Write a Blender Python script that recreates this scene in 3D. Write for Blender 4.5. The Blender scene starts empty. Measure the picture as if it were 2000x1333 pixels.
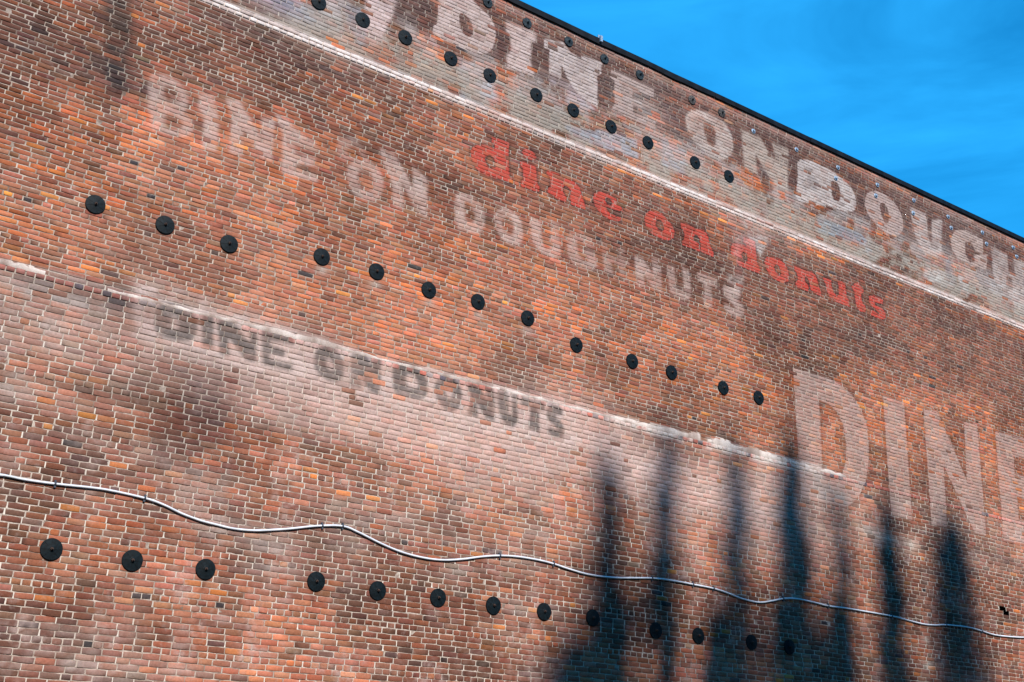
import bpy, math, random
import numpy as np
from mathutils import Vector, Matrix

random.seed(7)
rng = np.random.default_rng(11)
R = math.radians

# ------------------------------------------------------------------ camera, light
scene = bpy.context.scene
col = scene.collection
EYE_Z = 0.0                      # the eye is the origin; the ground lies 1.6 m below
GROUND = -1.6
FPX, PCX, PCY = 2213.79, 1000.0, 666.5      # focal length and centre in the photograph's 2000 x 1333 pixels
YAW, PIT, ROL = -0.5800996, 0.3493380, -0.0539303
def _rx(a): c, s = math.cos(a), math.sin(a); return np.array([[1,0,0],[0,c,-s],[0,s,c]])
def _ry(a): c, s = math.cos(a), math.sin(a); return np.array([[c,0,s],[0,1,0],[-s,0,c]])
def _rz(a): c, s = math.cos(a), math.sin(a); return np.array([[c,-s,0],[s,c,0],[0,0,1]])
ROT = _rz(YAW) @ _rx(PIT) @ _ry(ROL)        # local (right, forward, up) -> world
cam = bpy.data.cameras.new("camera")
cam.sensor_width = 36.0
cam.lens = FPX / 2000.0 * 36.0
cam.clip_start = 0.1; cam.clip_end = 3000.0
camo = bpy.data.objects.new("camera", cam); col.objects.link(camo)
M = np.eye(4); M[:3, 0] = ROT[:, 0]; M[:3, 1] = ROT[:, 2]; M[:3, 2] = -ROT[:, 1]
camo.matrix_world = Matrix([list(r) for r in M])
scene.camera = camo

SUN_EL, SUN_AZ = R(37), R(9)     # height, and turn to the left of the wall's normal
sdir = Vector((-math.cos(SUN_EL)*math.sin(SUN_AZ), -math.cos(SUN_EL)*math.cos(SUN_AZ), math.sin(SUN_EL)))
world = bpy.data.worlds.new("World"); scene.world = world; world.use_nodes = True
wn = world.node_tree; wn.nodes.clear()
def N(t, typ, **kw):
    n = t.nodes.new(typ)
    for k, v in kw.items(): setattr(n, k, v)
    return n
out = N(wn, 'ShaderNodeOutputWorld'); bg = N(wn, 'ShaderNodeBackground')
sky = N(wn, 'ShaderNodeTexSky'); sky.sky_type = 'NISHITA'; sky.sun_disc = False
sky.sun_elevation = SUN_EL; sky.sun_rotation = math.atan2(sdir.x, sdir.y)
sky.altitude = 600; sky.air_density = 1.15; sky.dust_density = 0.15; sky.ozone_density = 3.5
hs = N(wn, 'ShaderNodeHueSaturation'); hs.inputs['Saturation'].default_value = 1.68; hs.inputs['Value'].default_value = 1.0
tc = N(wn, 'ShaderNodeTexCoord'); mp = N(wn, 'ShaderNodeMapping')
mp.inputs['Rotation'].default_value = (R(20), R(-24), R(30)); mp.inputs['Scale'].default_value = (1.4, 2.2, 9.0)
nz = N(wn, 'ShaderNodeTexNoise'); nz.inputs['Scale'].default_value = 1.6; nz.inputs['Detail'].default_value = 6; nz.inputs['Roughness'].default_value = .55
nz.inputs['Distortion'].default_value = .6
rp = N(wn, 'ShaderNodeValToRGB'); rp.color_ramp.elements[0].position = .12; rp.color_ramp.elements[0].color = (0,0,0,1)
rp.color_ramp.elements[1].position = .85; rp.color_ramp.elements[1].color = (1,1,1,1)
mx = N(wn, 'ShaderNodeMix', data_type='RGBA'); mx.inputs[7].default_value = (.25, 3.6, 8.2, 1)
mm = N(wn, 'ShaderNodeMath', operation='MULTIPLY'); mm.inputs[1].default_value = .9
L = wn.links.new
L(tc.outputs['Generated'], mp.inputs['Vector']); L(mp.outputs[0], nz.inputs['Vector']); L(nz.outputs[0], rp.inputs[0])
L(rp.outputs[0], mm.inputs[0]); L(mm.outputs[0], mx.inputs[0])
L(sky.outputs[0], hs.inputs['Color']); L(hs.outputs[0], mx.inputs[6]); L(mx.outputs[2], bg.inputs['Color'])
bg.inputs['Strength'].default_value = 0.125
L(bg.outputs[0], out.inputs[0])
sl = bpy.data.lights.new("sun", 'SUN'); sl.energy = 4.1; sl.angle = R(0.9); sl.color = (1.0, .955, .905)
so = bpy.data.objects.new("sun", sl); col.objects.link(so)
so.rotation_euler = sdir.to_track_quat('Z', 'Y').to_euler()
scene.view_settings.view_transform = 'Standard'; scene.view_settings.look = 'None'
scene.view_settings.exposure = 0.44; scene.view_settings.gamma = 1.0; scene.view_settings.use_curve_mapping = False

# ------------------------------------------------------------------ helpers
YW = 14.0                        # the wall's face
def wall(px, py):                # a pixel of the photograph -> (x, z) on the wall's face
    d = ROT @ np.array([(px-PCX)/FPX, 1.0, -(py-PCY)/FPX])
    return d[0]/d[1]*YW, d[2]/d[1]*YW
def project(x, y, z):
    q = np.stack([x, y, z], -1) @ ROT
    return PCX + FPX*q[..., 0]/q[..., 1], PCY - FPX*q[..., 2]/q[..., 1]
def lin(c):
    c = np.asarray(c, float)/255.0
    return np.where(c <= .04045, c/12.92, ((c+.055)/1.055)**2.4)

def tag(o, label=None, cat=None, group=None, kind=None):
    if label: o["label"] = label
    if cat: o["category"] = cat
    if group: o["group"] = group
    if kind: o["kind"] = kind
    return o
def empty(name, loc):
    o = bpy.data.objects.new(name, None); o.empty_display_size = .1; o.location = loc
    col.objects.link(o); return o
def link(name, me, parent=None, loc=None):
    o = bpy.data.objects.new(name, me); col.objects.link(o)
    if parent is not None: o.parent = parent
    if loc is not None: o.location = loc
    return o
def mesh_np(name, V, Q, mat, C=None, smooth=False):
    """V (n,3), Q (m,4) quads, optional point colours."""
    me = bpy.data.meshes.new(name)
    V = np.ascontiguousarray(V, np.float32); Q = np.ascontiguousarray(Q, np.int32)
    k = Q.shape[1]
    me.vertices.add(len(V)); me.vertices.foreach_set('co', V.ravel())
    me.loops.add(Q.size); me.loops.foreach_set('vertex_index', Q.ravel())
    me.polygons.add(len(Q)); me.polygons.foreach_set('loop_start', np.arange(0, Q.size, k, dtype=np.int32))
    if C is not None:
        a = me.color_attributes.new("Col", 'FLOAT_COLOR', 'POINT')
        rgba = np.ones((len(V), 4), np.float32); rgba[:, :3] = C
        a.data.foreach_set('color', rgba.ravel())
    me.update(calc_edges=True)
    if smooth: me.shade_smooth()
    me.materials.append(mat)
    return me
class MB:                        # a small mesh collector
    def __init__(s): s.v = []; s.f = []
    def add(s, vs, fs):
        o = len(s.v); s.v += [tuple(v) for v in vs]; s.f += [tuple(i+o for i in f) for f in fs]
    def box(s, x0, x1, y0, y1, z0, z1):
        s.add([(x0,y0,z0),(x1,y0,z0),(x1,y1,z0),(x0,y1,z0),(x0,y0,z1),(x1,y0,z1),(x1,y1,z1),(x0,y1,z1)],
              [(0,3,2,1),(4,5,6,7),(0,1,5,4),(1,2,6,5),(2,3,7,6),(3,0,4,7)])
    def lathe(s, prof, n=32, axis='y', ph=0.0):        # prof: (radius, offset along -y)
        o = len(s.v); m = len(prof)
        for r, h in prof:
            for i in range(n):
                a = 2*math.pi*i/n+ph; s.v.append((r*math.cos(a), -h, r*math.sin(a)))
        for j in range(m-1):
            for i in range(n):
                a, b = o+j*n+i, o+j*n+(i+1) % n
                s.f.append((a, a+n, b+n, b))
        s.f.append(tuple(o+(m-1)*n+i for i in range(n))[::-1])
    def build(s, name, mat, parent=None, loc=None, smooth=False):
        me = bpy.data.meshes.new(name); me.from_pydata(s.v, [], s.f); me.update()
        if smooth: me.shade_smooth()
        me.materials.append(mat); return link(name, me, parent, loc)

# ------------------------------------------------------------------ materials
def material(name):
    m = bpy.data.materials.new(name); m.use_nodes = True
    t = m.node_tree; return m, t, t.nodes['Principled BSDF']
def brick_material(name, scale, rough, bump, grain, pale):
    m, t, b = material(name); Lk = t.links.new
    at = N(t, 'ShaderNodeAttribute', attribute_name='Col')
    ge = N(t, 'ShaderNodeNewGeometry')
    n1 = N(t, 'ShaderNodeTexNoise'); n1.inputs['Scale'].default_value = scale; n1.inputs['Detail'].default_value = 5; n1.inputs['Roughness'].default_value = .65
    n2 = N(t, 'ShaderNodeTexNoise'); n2.inputs['Scale'].default_value = 7.0; n2.inputs['Detail'].default_value = 7; n2.inputs['Roughness'].default_value = .7
    n3 = N(t, 'ShaderNodeTexNoise'); n3.inputs['Scale'].default_value = 130; n3.inputs['Detail'].default_value = 3
    for n in (n1, n2, n3): Lk(ge.outputs['Position'], n.inputs['Vector'])
    r1 = N(t, 'ShaderNodeMapRange'); r1.inputs[1].default_value = .25; r1.inputs[2].default_value = .75; r1.inputs[3].default_value = 1-grain; r1.inputs[4].default_value = 1+grain
    Lk(n1.outputs[0], r1.inputs[0])
    mu = N(t, 'ShaderNodeVectorMath', operation='SCALE'); Lk(at.outputs['Color'], mu.inputs[0]); Lk(r1.outputs[0], mu.inputs['Scale'])
    r2 = N(t, 'ShaderNodeMapRange'); r2.inputs[1].default_value = .56; r2.inputs[2].default_value = .80; r2.inputs[3].default_value = 0; r2.inputs[4].default_value = pale
    Lk(n2.outputs[0], r2.inputs[0])
    mi = N(t, 'ShaderNodeMix', data_type='RGBA'); mi.inputs[7].default_value = (.44, .34, .30, 1)      # lime bloom
    Lk(r2.outputs[0], mi.inputs[0]); Lk(mu.outputs[0], mi.inputs[6]); Lk(mi.outputs[2], b.inputs['Base Color'])
    b.inputs['Roughness'].default_value = rough; b.inputs['Specular IOR Level'].default_value = .25
    ad = N(t, 'ShaderNodeMath', operation='ADD'); Lk(n1.outputs[0], ad.inputs[0]); Lk(n3.outputs[0], ad.inputs[1])
    bp = N(t, 'ShaderNodeBump'); bp.inputs['Strength'].default_value = bump; bp.inputs['Distance'].default_value = .004
    Lk(ad.outputs[0], bp.inputs['Height']); Lk(bp.outputs[0], b.inputs['Normal'])
    return m
MAT_BRICK = brick_material("fired_clay", 34, .90, .6, .27, .50)
MAT_MORTAR = brick_material("lime_mortar", 60, .95, .7, .26, .25)
def plain(name, c, rough=.6, metal=0.0, var=.25, scale=25, bump=.2, c2=None, spec=.3):
    m, t, b = material(name); Lk = t.links.new
    ge = N(t, 'ShaderNodeNewGeometry')
    n = N(t, 'ShaderNodeTexNoise'); n.inputs['Scale'].default_value = scale; n.inputs['Detail'].default_value = 5; Lk(ge.outputs['Position'], n.inputs['Vector'])
    r = N(t, 'ShaderNodeValToRGB'); c = np.array(c, float)
    c2 = np.array(c2, float) if c2 is not None else c*(1+var)
    r.color_ramp.elements[0].color = tuple(c*(1-var))+(1,); r.color_ramp.elements[1].color = tuple(c2)+(1,)
    r.color_ramp.elements[0].position = .35; r.color_ramp.elements[1].position = .68
    Lk(n.outputs[0], r.inputs[0]); Lk(r.outputs[0], b.inputs['Base Color'])
    b.inputs['Roughness'].default_value = rough; b.inputs['Metallic'].default_value = metal; b.inputs['Specular IOR Level'].default_value = spec
    bp = N(t, 'ShaderNodeBump'); bp.inputs['Strength'].default_value = bump; bp.inputs['Distance'].default_value = .003
    Lk(n.outputs[0], bp.inputs['Height']); Lk(bp.outputs[0], b.inputs['Normal'])
    return m
MAT_IRON = plain("black_painted_iron", (.0022, .0055, .0075), .6, 0, .4, 30, .35, (.004, .011, .015), .16)
MAT_IRON_OLD = plain("weathered_iron", (.010, .020, .026), .7, 0, .5, 22, .5, (.035, .052, .06), .2)
MAT_IRON_PAINTED = plain("iron_under_old_paint", (.05, .042, .038), .8, 0, .5, 22, .5, (.14, .115, .10))
MAT_BOLT = plain("galvanised_bolt", (.18, .27, .36), .45, .2, .3, 50, .2, (.45, .55, .65))
MAT_RUST = plain("rusty_iron", (.05, .028, .02), .8, 0, .5, 60, .4)
MAT_CABLE = plain("white_cable_sheath", (.70, .71, .74), .6, 0, .12, 9, .05)
MAT_CLIP = plain("dark_clip", (.05, .06, .08), .6)
MAT_COPING = plain("black_roof_edge", (.003, .0035, .005), .6, 0, .5, 6, .4, (.010, .011, .014), .15)
MAT_CORE = plain("wall_core", (.03, .022, .02), .95)
MAT_ROOF = plain("roofing_felt", (.05, .05, .052), .9)
MAT_BOUNCE_GROUND = plain("warm_bounce_ground", (.34, .22, .14), .95, 0, .3, 3, .4)  # unseen ground, its pale warm colour picked to bounce light onto the wall
MAT_LEAF = plain("cypress_foliage", (.028, .05, .02), .8, 0, .4, 2, .2)
MAT_BARK = plain("bark", (.09, .065, .045), .95, 0, .3, 8, .6)

# ------------------------------------------------------------------ the paint, dirt and painted shade on the wall
X0, X1 = -1.6, 30.0
Z0, Z1 = GROUND, 12.32
H = 0.0125
GX, GZ = int((X1-X0)/H)+2, int((Z1-Z0)/H)+2
def vnoise(nx, nz, cx, cz, octs=4, rough=.55, r=rng):
    """value noise on an (nz, nx) grid; cx, cz = cells of the first octave"""
    o = np.zeros((nz, nx), np.float32); amp = 1.0; tot = 0
    for k in range(octs):
        a, b = int(cx*2**k)+2, int(cz*2**k)+2
        g = r.random((b+1, a+1)).astype(np.float32)
        u = np.linspace(0, a-1.001, nx); v = np.linspace(0, b-1.001, nz)
        iu = u.astype(int); iv = v.astype(int); fu = (u-iu).astype(np.float32); fv = (v-iv).astype(np.float32)
        fu = fu*fu*(3-2*fu); fv = fv*fv*(3-2*fv)
        rows = g[:, iu]*(1-fu)+g[:, iu+1]*fu
        o += amp*(rows[iv]*(1-fv)[:, None]+rows[iv+1]*fv[:, None]); tot += amp; amp *= rough
    return o/tot
def sstep(x, a, b):
    t = np.clip((x-a)/(b-a), 0, 1); return t*t*(3-2*t)
gx = (X0+np.arange(GX)*H).astype(np.float32); gz = (Z0+np.arange(GZ)*H).astype(np.float32)
WEAR = vnoise(GX, GZ, 70, 36, 5, .6)            # blotchy wear, cells of 0.4 m
WEARF = vnoise(GX, GZ, 420, 210, 3, .6)         # fine wear
STREAK = vnoise(GX, GZ, 18, 150, 4, .6)         # long along the courses
BROAD = vnoise(GX, GZ, 10, 6, 4, .55)
P = np.zeros((GZ, GX, 3), np.float32); A = np.zeros((GZ, GX), np.float32)      # paint over brick, premultiplied
def over(mask, colour, j0=0, i0=0):
    """lay one coat; mask may cover only a window that starts at row j0, column i0"""
    h, w = mask.shape; c = lin(colour).astype(np.float32)
    s = (slice(j0, j0+h), slice(i0, i0+w))
    P[s] = P[s]*(1-mask[..., None])+c*mask[..., None]; A[s] = 1-(1-A[s])*(1-mask)
def inside(xs, zs, poly):
    m = np.zeros((len(zs), len(xs)), bool); n = len(poly)
    for k in range(n):
        (xa, za), (xb, zb) = poly[k], poly[(k+1) % n]
        if abs(za-zb) < 1e-9: continue
        rr = (zs > min(za, zb)) & (zs <= max(za, zb))
        xi = xa+(zs[rr]-za)*(xb-xa)/(zb-za)
        m[rr] ^= xs[None, :] < xi[:, None]
    return m
def blur(m, r):
    k = max(1, int(round(r/H)))
    if k <= 1 and r < H: return m
    for _ in range(3):
        for ax in (0, 1):
            n = 2*max(1, k//2)+1
            c = np.cumsum(np.pad(m, [(n//2+1, n//2) if a == ax else (0, 0) for a in (0, 1)], mode='edge'), axis=ax)
            m = (c[n:]-c[:-n])/n if ax == 0 else (c[:, n:]-c[:, :-n])/n
    return m.astype(np.float32)
def window(polys, pad):
    p = np.concatenate([np.array(q) for q in polys])
    i0 = max(0, int((p[:, 0].min()-pad-X0)/H)); i1 = min(GX, int((p[:, 0].max()+pad-X0)/H)+1)
    j0 = max(0, int((p[:, 1].min()-pad-Z0)/H)); j1 = min(GZ, int((p[:, 1].max()+pad-Z0)/H)+1)
    return i0, i1, j0, j1
def smoothpoly(p, it=1):
    for _ in range(it):
        q = []
        for a, b in zip(p, p[1:]+p[:1]):
            q += [(a[0]*.78+b[0]*.22, a[1]*.78+b[1]*.22), (a[0]*.22+b[0]*.78, a[1]*.22+b[1]*.78)]
        p = q
    return p
def shape(polys, origin=(0, 0), k=1.0, rnd=0):
    """outlines read off an enlarged piece of the photograph -> outlines on the wall"""
    r = []
    for p in polys:
        if rnd: p = smoothpoly(list(p), rnd)
        r.append([wall(origin[0]+x/k, origin[1]+y/k) for x, y in p])
    return r
def coat(polys, colour, a, soft=.02, wear=.35, halo=0.0, halo_col=(60, 38, 34), halo_r=.07, fine=.25, shift=(0, 0)):
    pad = max(soft, halo_r)*4+.05
    i0, i1, j0, j1 = window(polys, pad)
    if i1 <= i0 or j1 <= j0: return
    xs, zs = gx[i0:i1], gz[j0:j1]
    m = np.zeros((len(zs), len(xs)), bool)
    for p in polys: m ^= inside(xs, zs, [(x+shift[0], z+shift[1]) for x, z in p])
    m = m.astype(np.float32)
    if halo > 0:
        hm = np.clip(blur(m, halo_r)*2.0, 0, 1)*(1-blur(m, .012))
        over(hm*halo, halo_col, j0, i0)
    w = 1-wear*sstep(WEAR[j0:j1, i0:i1], .50, .66)-fine*sstep(WEARF[j0:j1, i0:i1], .5, .7)
    over(np.clip(blur(m, soft)*a*w, 0, 1), colour, j0, i0)
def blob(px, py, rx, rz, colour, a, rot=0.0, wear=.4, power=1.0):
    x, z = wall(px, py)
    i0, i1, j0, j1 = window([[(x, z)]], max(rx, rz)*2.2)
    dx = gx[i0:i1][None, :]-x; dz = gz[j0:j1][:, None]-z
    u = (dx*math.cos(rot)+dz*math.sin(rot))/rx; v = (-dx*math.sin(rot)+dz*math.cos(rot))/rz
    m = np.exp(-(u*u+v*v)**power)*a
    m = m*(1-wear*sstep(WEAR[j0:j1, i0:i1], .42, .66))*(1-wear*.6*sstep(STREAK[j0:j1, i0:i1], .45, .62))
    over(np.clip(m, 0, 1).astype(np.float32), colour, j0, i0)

XX = gx[None, :]; ZZ = gz[:, None]
def bandm(z0, z1, s): return sstep(ZZ, z0-s, z0+s)*(1-sstep(ZZ, z1-s, z1+s))*np.ones_like(XX)
# --- broad dirt and washes
over((bandm(10.03, 12.4, .02)*(.10+.30*sstep(BROAD, .35, .65))*sstep(WEAR, .40, .62)).astype(np.float32), (160, 142, 132))
over((bandm(10.03, 10.60, .10)*.66*sstep(WEAR, .34, .56)).astype(np.float32), (156, 147, 134))
over((bandm(10.55, 11.15, .15)*.48*sstep(WEAR, .42, .62)).astype(np.float32), (170, 162, 157))
over((bandm(12.08, 12.4, .03)*.5*sstep(STREAK, .35, .6)).astype(np.float32), (165, 128, 118))
over((bandm(10.98, 12.1, .10)*.72*sstep(STREAK, .22, .45)).astype(np.float32), (86, 60, 54))
over((bandm(9.2, 9.9, .2)*.22*sstep(BROAD, .2, .6)).astype(np.float32), (82, 54, 50))
over((bandm(4.0, 5.18, .25)*(.18+.30*sstep(XX, 2.5, 6)*(1-sstep(XX, 15, 17)))*sstep(BROAD, .25, .6)).astype(np.float32), (186, 158, 147))
over((bandm(3.4, 5.0, .4)*sstep(XX, 6.5, 10)*(1-sstep(XX, 15.5, 18))*.36*sstep(WEAR, .3, .55)).astype(np.float32), (192, 164, 153))
over((bandm(5.35, 6.4, .3)*.16*sstep(BROAD, .3, .6)).astype(np.float32), (190, 136, 114))
over((bandm(-2, 3.2, .6)*.16*sstep(WEAR, .45, .7)).astype(np.float32), (165, 128, 122))
over((bandm(7.9, 9.6, .35)*(.10+.26*sstep(XX, 9, 13))).astype(np.float32), (82, 54, 46))
over((bandm(9.885, 10.045, .012)*.9).astype(np.float32), (222, 206, 196))
over((bandm(5.25, 5.345, .012)*sstep(STREAK, .40, .56)*.62*(.5+.5*sstep(XX, 11, 13))*(1-sstep(XX, 16, 16.8))).astype(np.float32), (208, 190, 180))
over((bandm(5.12, 5.32, .05)*sstep(WEAR, .40, .60)*.62*sstep(XX, 3.0, 6)*(1-sstep(XX, 15.8, 16.8))).astype(np.float32), (204, 182, 172))
VST = vnoise(GX, GZ, 110, 6, 4, .6); VST2 = vnoise(GX, GZ, 60, 5, 4, .6)
over((sstep(VST, .54, .74)*sstep(BROAD, .35, .6)*.20*bandm(-2, 9.9, .3)).astype(np.float32), (84, 60, 52))
over((sstep(STREAK, .52, .66)*.15*bandm(-2, 9.88, .05)).astype(np.float32), (88, 60, 50))
over((sstep(VST2, .56, .72)*sstep(WEARF, .40, .6)*.34*bandm(-2, 5.2, .3)*(.4+.6*sstep(WEAR, .4, .6))).astype(np.float32), (186, 158, 146))
over((sstep(WEAR, .55, .70)*sstep(WEARF, .45, .60)*.42*bandm(-2, 5.2, .5)*sstep(1-BROAD, .4, .6)).astype(np.float32), (176, 152, 142))
for row in ([(186,400),(322,440),(447,477),(628,502),(735,531),(837,567),(933,590),(1030,622),(1125,674),(1234,706),(1311,728),(1412,758),(1481,777)],
            [(100,1073),(258,1095),(401,1112),(617,1136),(737,1154),(855,1168),(963,1183),(1062,1195),(1157,1207)]):
    for px_, py_ in row:
        x_, z_ = wall(px_, py_); h_ = random.uniform(.25, .6)
        i0, i1, j0, j1 = window([[(x_-.08, z_-h_), (x_+.08, z_)]], .05)
        m_ = np.exp(-((gx[i0:i1][None, :]-x_-random.uniform(-.04, .04))/.045)**2)*sstep(gz[j0:j1][:, None], z_-h_, z_-.10)*(1-sstep(gz[j0:j1][:, None], z_-.1, z_))
        over((m_*random.uniform(.25, .6)).astype(np.float32), (74, 46, 34), j0, i0)
for px_, py_ in ((732,556),(838,592),(934,618),(1030,648),(628,528)): blob(px_, py_, .10, .07, (176, 160, 146), .7, wear=.2)
over((bandm(5.16, 5.345, .02)*sstep(WEAR, .36, .54)*.80*sstep(XX, 10.8, 12)*(1-sstep(XX, 16, 16.6))).astype(np.float32), (214, 200, 188))
over((bandm(5.40, 5.50, .02)*sstep(STREAK, .40, .56)*.55*sstep(XX, 10.0, 11.5)*(1-sstep(XX, 16, 16.6))).astype(np.float32), (96, 78, 66))
# --- soot, drips, soft dark and pale patches, painted streak shade
coat(shape([[(205,-20),(262,-20),(258,60),(246,120),(232,150),(212,150),(206,110)]]), (58, 46, 40), .80, .09, .3, fine=.1)
blob(226, 150, .42, .24, (44, 38, 38), .8, wear=.2)
blob(190, 118, .55, .12, (48, 42, 42), .6, wear=.3)
blob(255, 170, .5, .10, (48, 44, 46), .6, wear=.3)
blob(100, 95, .7, .25, (60, 50, 50), .35)
blob(30, 70, .5, .25, (54, 46, 48), .35)
blob(160, 570, 1.4, .22, (52, 44, 46), .70, wear=.7)
blob(235, 585, .5, .16, (38, 36, 40), .60, wear=.5)
blob(30, 590, .6, .25, (120, 112, 106), .45)
blob(385, 815, .62, .75, (62, 36, 38), .52, wear=.15)  # soft dark patch, with a narrow dark band running into it
blob(400, 850, .40, .95, (56, 36, 40), .38, wear=.15)
blob(310, 770, .75, .18, (74, 52, 42), .55, wear=.2)
coat(shape([[(20,725),(90,735),(200,758),(330,775),(330,790),(190,776),(80,752),(18,738)]]), (92, 68, 54), .55, .05, .2)
blob(1690, 690, 1.6, .45, (70, 48, 44), .35)
blob(590, 100, 1.5, .2, (66, 50, 50), .35); blob(840, 165, 1.4, .22, (62, 48, 50), .35)
blob(1500, 620, 2.2, .35, (72, 50, 44), .3)
for qx, qy in ((1185, 935), (1300, 905), (1435, 935), (1545, 930)): blob(qx, qy+30, .35, .6, (74, 48, 46), .28, wear=.2)  # shade painted in where the tall tree shadows begin
blob(1620, 1010, .9, .30, (96, 84, 78), .5); blob(1740, 1020, .8, .2, (80, 66, 62), .35)
for qx, qy, w in ((1783, 1060, .22), (1700, 1042, .30), (1812, 1300, .16), (1808, 1250, .12), (1735, 1050, .25), (1770, 1070, .3)):
    blob(qx, qy, w, w*.45, (205, 192, 178), .6, wear=.6)
for qx, qy, w in ((395, 985, .30), (415, 960, .24), (430, 1040, .3), (555, 1040, .28), (210, 1000, .10), (535, 1100, .3), (1040, 1050, .4), (930, 960, .5),
                  (760, 1010, .5), (150, 1290, .35), (215, 1310, .3), (545, 1085, .16), (1010, 1185, .28), (1075, 1190, .2), (890, 1120, .3)):
    blob(qx, qy, w, w*.55, (176, 160, 150), .45, wear=.9)
blob(60, 600, .9, .3, (156, 142, 132), .40, wear=.6); blob(50, 640, .6, .2, (160, 140, 130), .35)
for qx, qy in ((1160, 870), (1100, 800), (1230, 900), (1000, 880), (560, 720), (700, 800), (880, 860), (1280, 930), (1360, 960), (1450, 980)):
    blob(qx, qy, 1.0, .42, (208, 176, 164), .50, wear=.5)
for qx, qy, a_, b_, al_ in ((40,560,.9,.10,.6),(110,580,.8,.10,.55),(60,620,1.0,.14,.5),(150,640,.9,.12,.35),(40,668,.9,.10,.45),(180,690,.7,.12,.35),(270,640,.30,.7,.35),(90,780,.8,.16,.35),(30,745,.25,.25,.6),
    (25,900,.20,.4,.35),(190,860,.9,.14,.30),(280,900,.5,.2,.3),(420,935,.5,.12,.4),(400,975,.4,.2,.5),(430,1020,.5,.14,.5),(520,1060,.5,.2,.35),(540,1110,.4,.3,.35),(640,990,.4,.35,.35),(700,1060,.3,.5,.3),
    (130,1240,.6,.12,.4),(140,1300,.7,.12,.45),(230,1230,.3,.4,.3),(340,1310,.5,.15,.3),(820,1000,.5,.3,.35),(900,1050,.7,.14,.3),(1020,1100,.6,.2,.3),(1120,1060,.7,.2,.3)):
    blob(qx, qy, a_, b_, (172, 152, 142), al_, wear=.8)
# --- course of orange repair bricks is in the bricks themselves; white drips under the upper band
coat(shape([[(1452,432),(1490,440),(1500,470),(1486,500),(1462,470)]]), (190, 184, 176), .6, .06, .7)
coat(shape([[(1420,535),(1455,540),(1450,560),(1436,600),(1424,580)]]), (200, 186, 176), .30, .05, .9)

# --- faint pale ground behind the lowest lettering
coat(shape([[(262,540),(300,548),(420,588),(560,636),(700,690),(860,742),(1040,792),(1130,812),(1120,880),(980,850),(800,800),(640,750),(470,720),(330,690),(270,650)]]),
     (198, 176, 166), .56, .10, .45)
coat(shape([[(265,560),(300,560),(305,640),(300,720),(278,700),(262,640)]]), (196, 170, 162), .35, .05, .4)
# --- lowest line, dark: DINE ON DONUTS
DK = (62, 56, 52); KW = dict(a=.76, soft=.022, wear=.24)
oa, ob, oc, q5 = (240, 520), (560, 600), (840, 700), 5.553
coat(shape([[(365,385),(600,400),(760,500),(815,640),(780,790),(640,822),(330,745)], [(520,520),(600,560),(612,690),(520,690)]], oa, q5, 1), DK, **KW)
coat(shape([[(860,500),(985,535),(985,900),(860,870)]], oa, q5), DK, **KW)
coat(shape([[(1020,560),(1200,600),(1385,850),(1360,690),(1460,715),(1445,1045),(1340,1030),(1140,770),(1160,985),(1050,955)]], oa, q5), DK, **KW)
coat(shape([[(1500,690),(1862,760),(1862,865),(1600,805),(1600,860),(1760,900),(1755,985),(1590,945),(1595,1010),(1842,1065),(1842,1150),(1520,1065)]], oa, q5), DK, **KW)
coat(shape([[(290,580),(325,450),(400,400),(520,430),(600,540),(630,680),(590,800),(520,825),(400,780),(310,690)], [(430,540),(500,585),(520,670),(485,700),(430,640)]], ob, q5, 1), DK, **KW)

coat(shape([[(700,465),(830,480),(925,640),(915,540),(1030,565),(1005,960),(900,912),(800,750),(815,895),(690,865)]], ob, q5), DK, **KW)
coat(shape([[(1150,580),(1340,600),(1460,665),(1525,790),(1535,930),(1470,1010),(1330,985),(1150,930)], [(1290,720),(1380,740),(1430,830),(1420,900),(1300,860)]], ob, q5, 1), DK, **KW)
coat(shape([[(1600,850),(1670,740),(1780,740),(1880,850),(1905,970),(1875,1090),(1800,1145),(1720,1120),(1630,1010)], [(1720,865),(1790,890),(1800,985),(1740,1000)]], ob, q5, 1), DK, **KW)
coat(shape([[(395,255),(530,290),(625,470),(590,300),(692,330),(700,680),(600,650),(505,480),(520,645),(405,610),(440,420)]], oc, q5), DK, **KW)
coat(shape([[(728,335),(850,368),(855,600),(890,625),(885,375),(945,395),(952,690),(900,752),(820,725),(755,620)]], oc, q5, 0), DK, **KW)
coat(shape([[(985,405),(1245,475),(1245,570),(1180,560),(1190,812),(1070,765),(1085,535),(985,505)]], oc, q5), DK, **KW)
coat(shape([[(1270,545),(1330,500),(1435,545),(1435,630),(1365,610),(1360,640),(1430,690),(1462,790),(1440,865),(1350,860),(1280,815),(1275,735),(1340,765),(1370,770),(1360,740),(1290,690),(1262,620)]], oc, q5, 1), DK, **KW)

# --- middle line, pale: DINE ON DOUGH-NUTS
PL = (192, 164, 152); KP = dict(a=.64, soft=.024, wear=.40)
o1, o2, o3, o4 = (260, 120), (500, 200), (840, 340), (1150, 420)
coat(shape([[(195,150),(430,185),(600,270),(700,400),(712,600),(640,680),(760,760),(785,840),(750,960),(640,1000),(440,950),(195,870)], [(400,300),(520,335),(600,430),(590,540),(405,500)], [(405,665),(560,715),(655,810),(610,910),(405,855)]], o1, 6.667, 1), PL, .55, .025, .4)
coat(shape([[(240,360),(420,390),(430,800),(230,760)]], o1, 6.667), PL, .30, .04, .3)
coat(shape([[(500,460),(700,480),(700,620),(520,560)]], o1, 6.667), PL, .30, .05, .3)
coat(shape([[(865,400),(1040,450),(1115,760),(1090,1175),(905,1130),(925,700),(850,620)]], o1, 6.667), PL, **KP)
coat(shape([[(935,700),(1110,740),(1090,1175),(905,1130)]], o1, 6.667), PL, .30, .03, .3)
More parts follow.
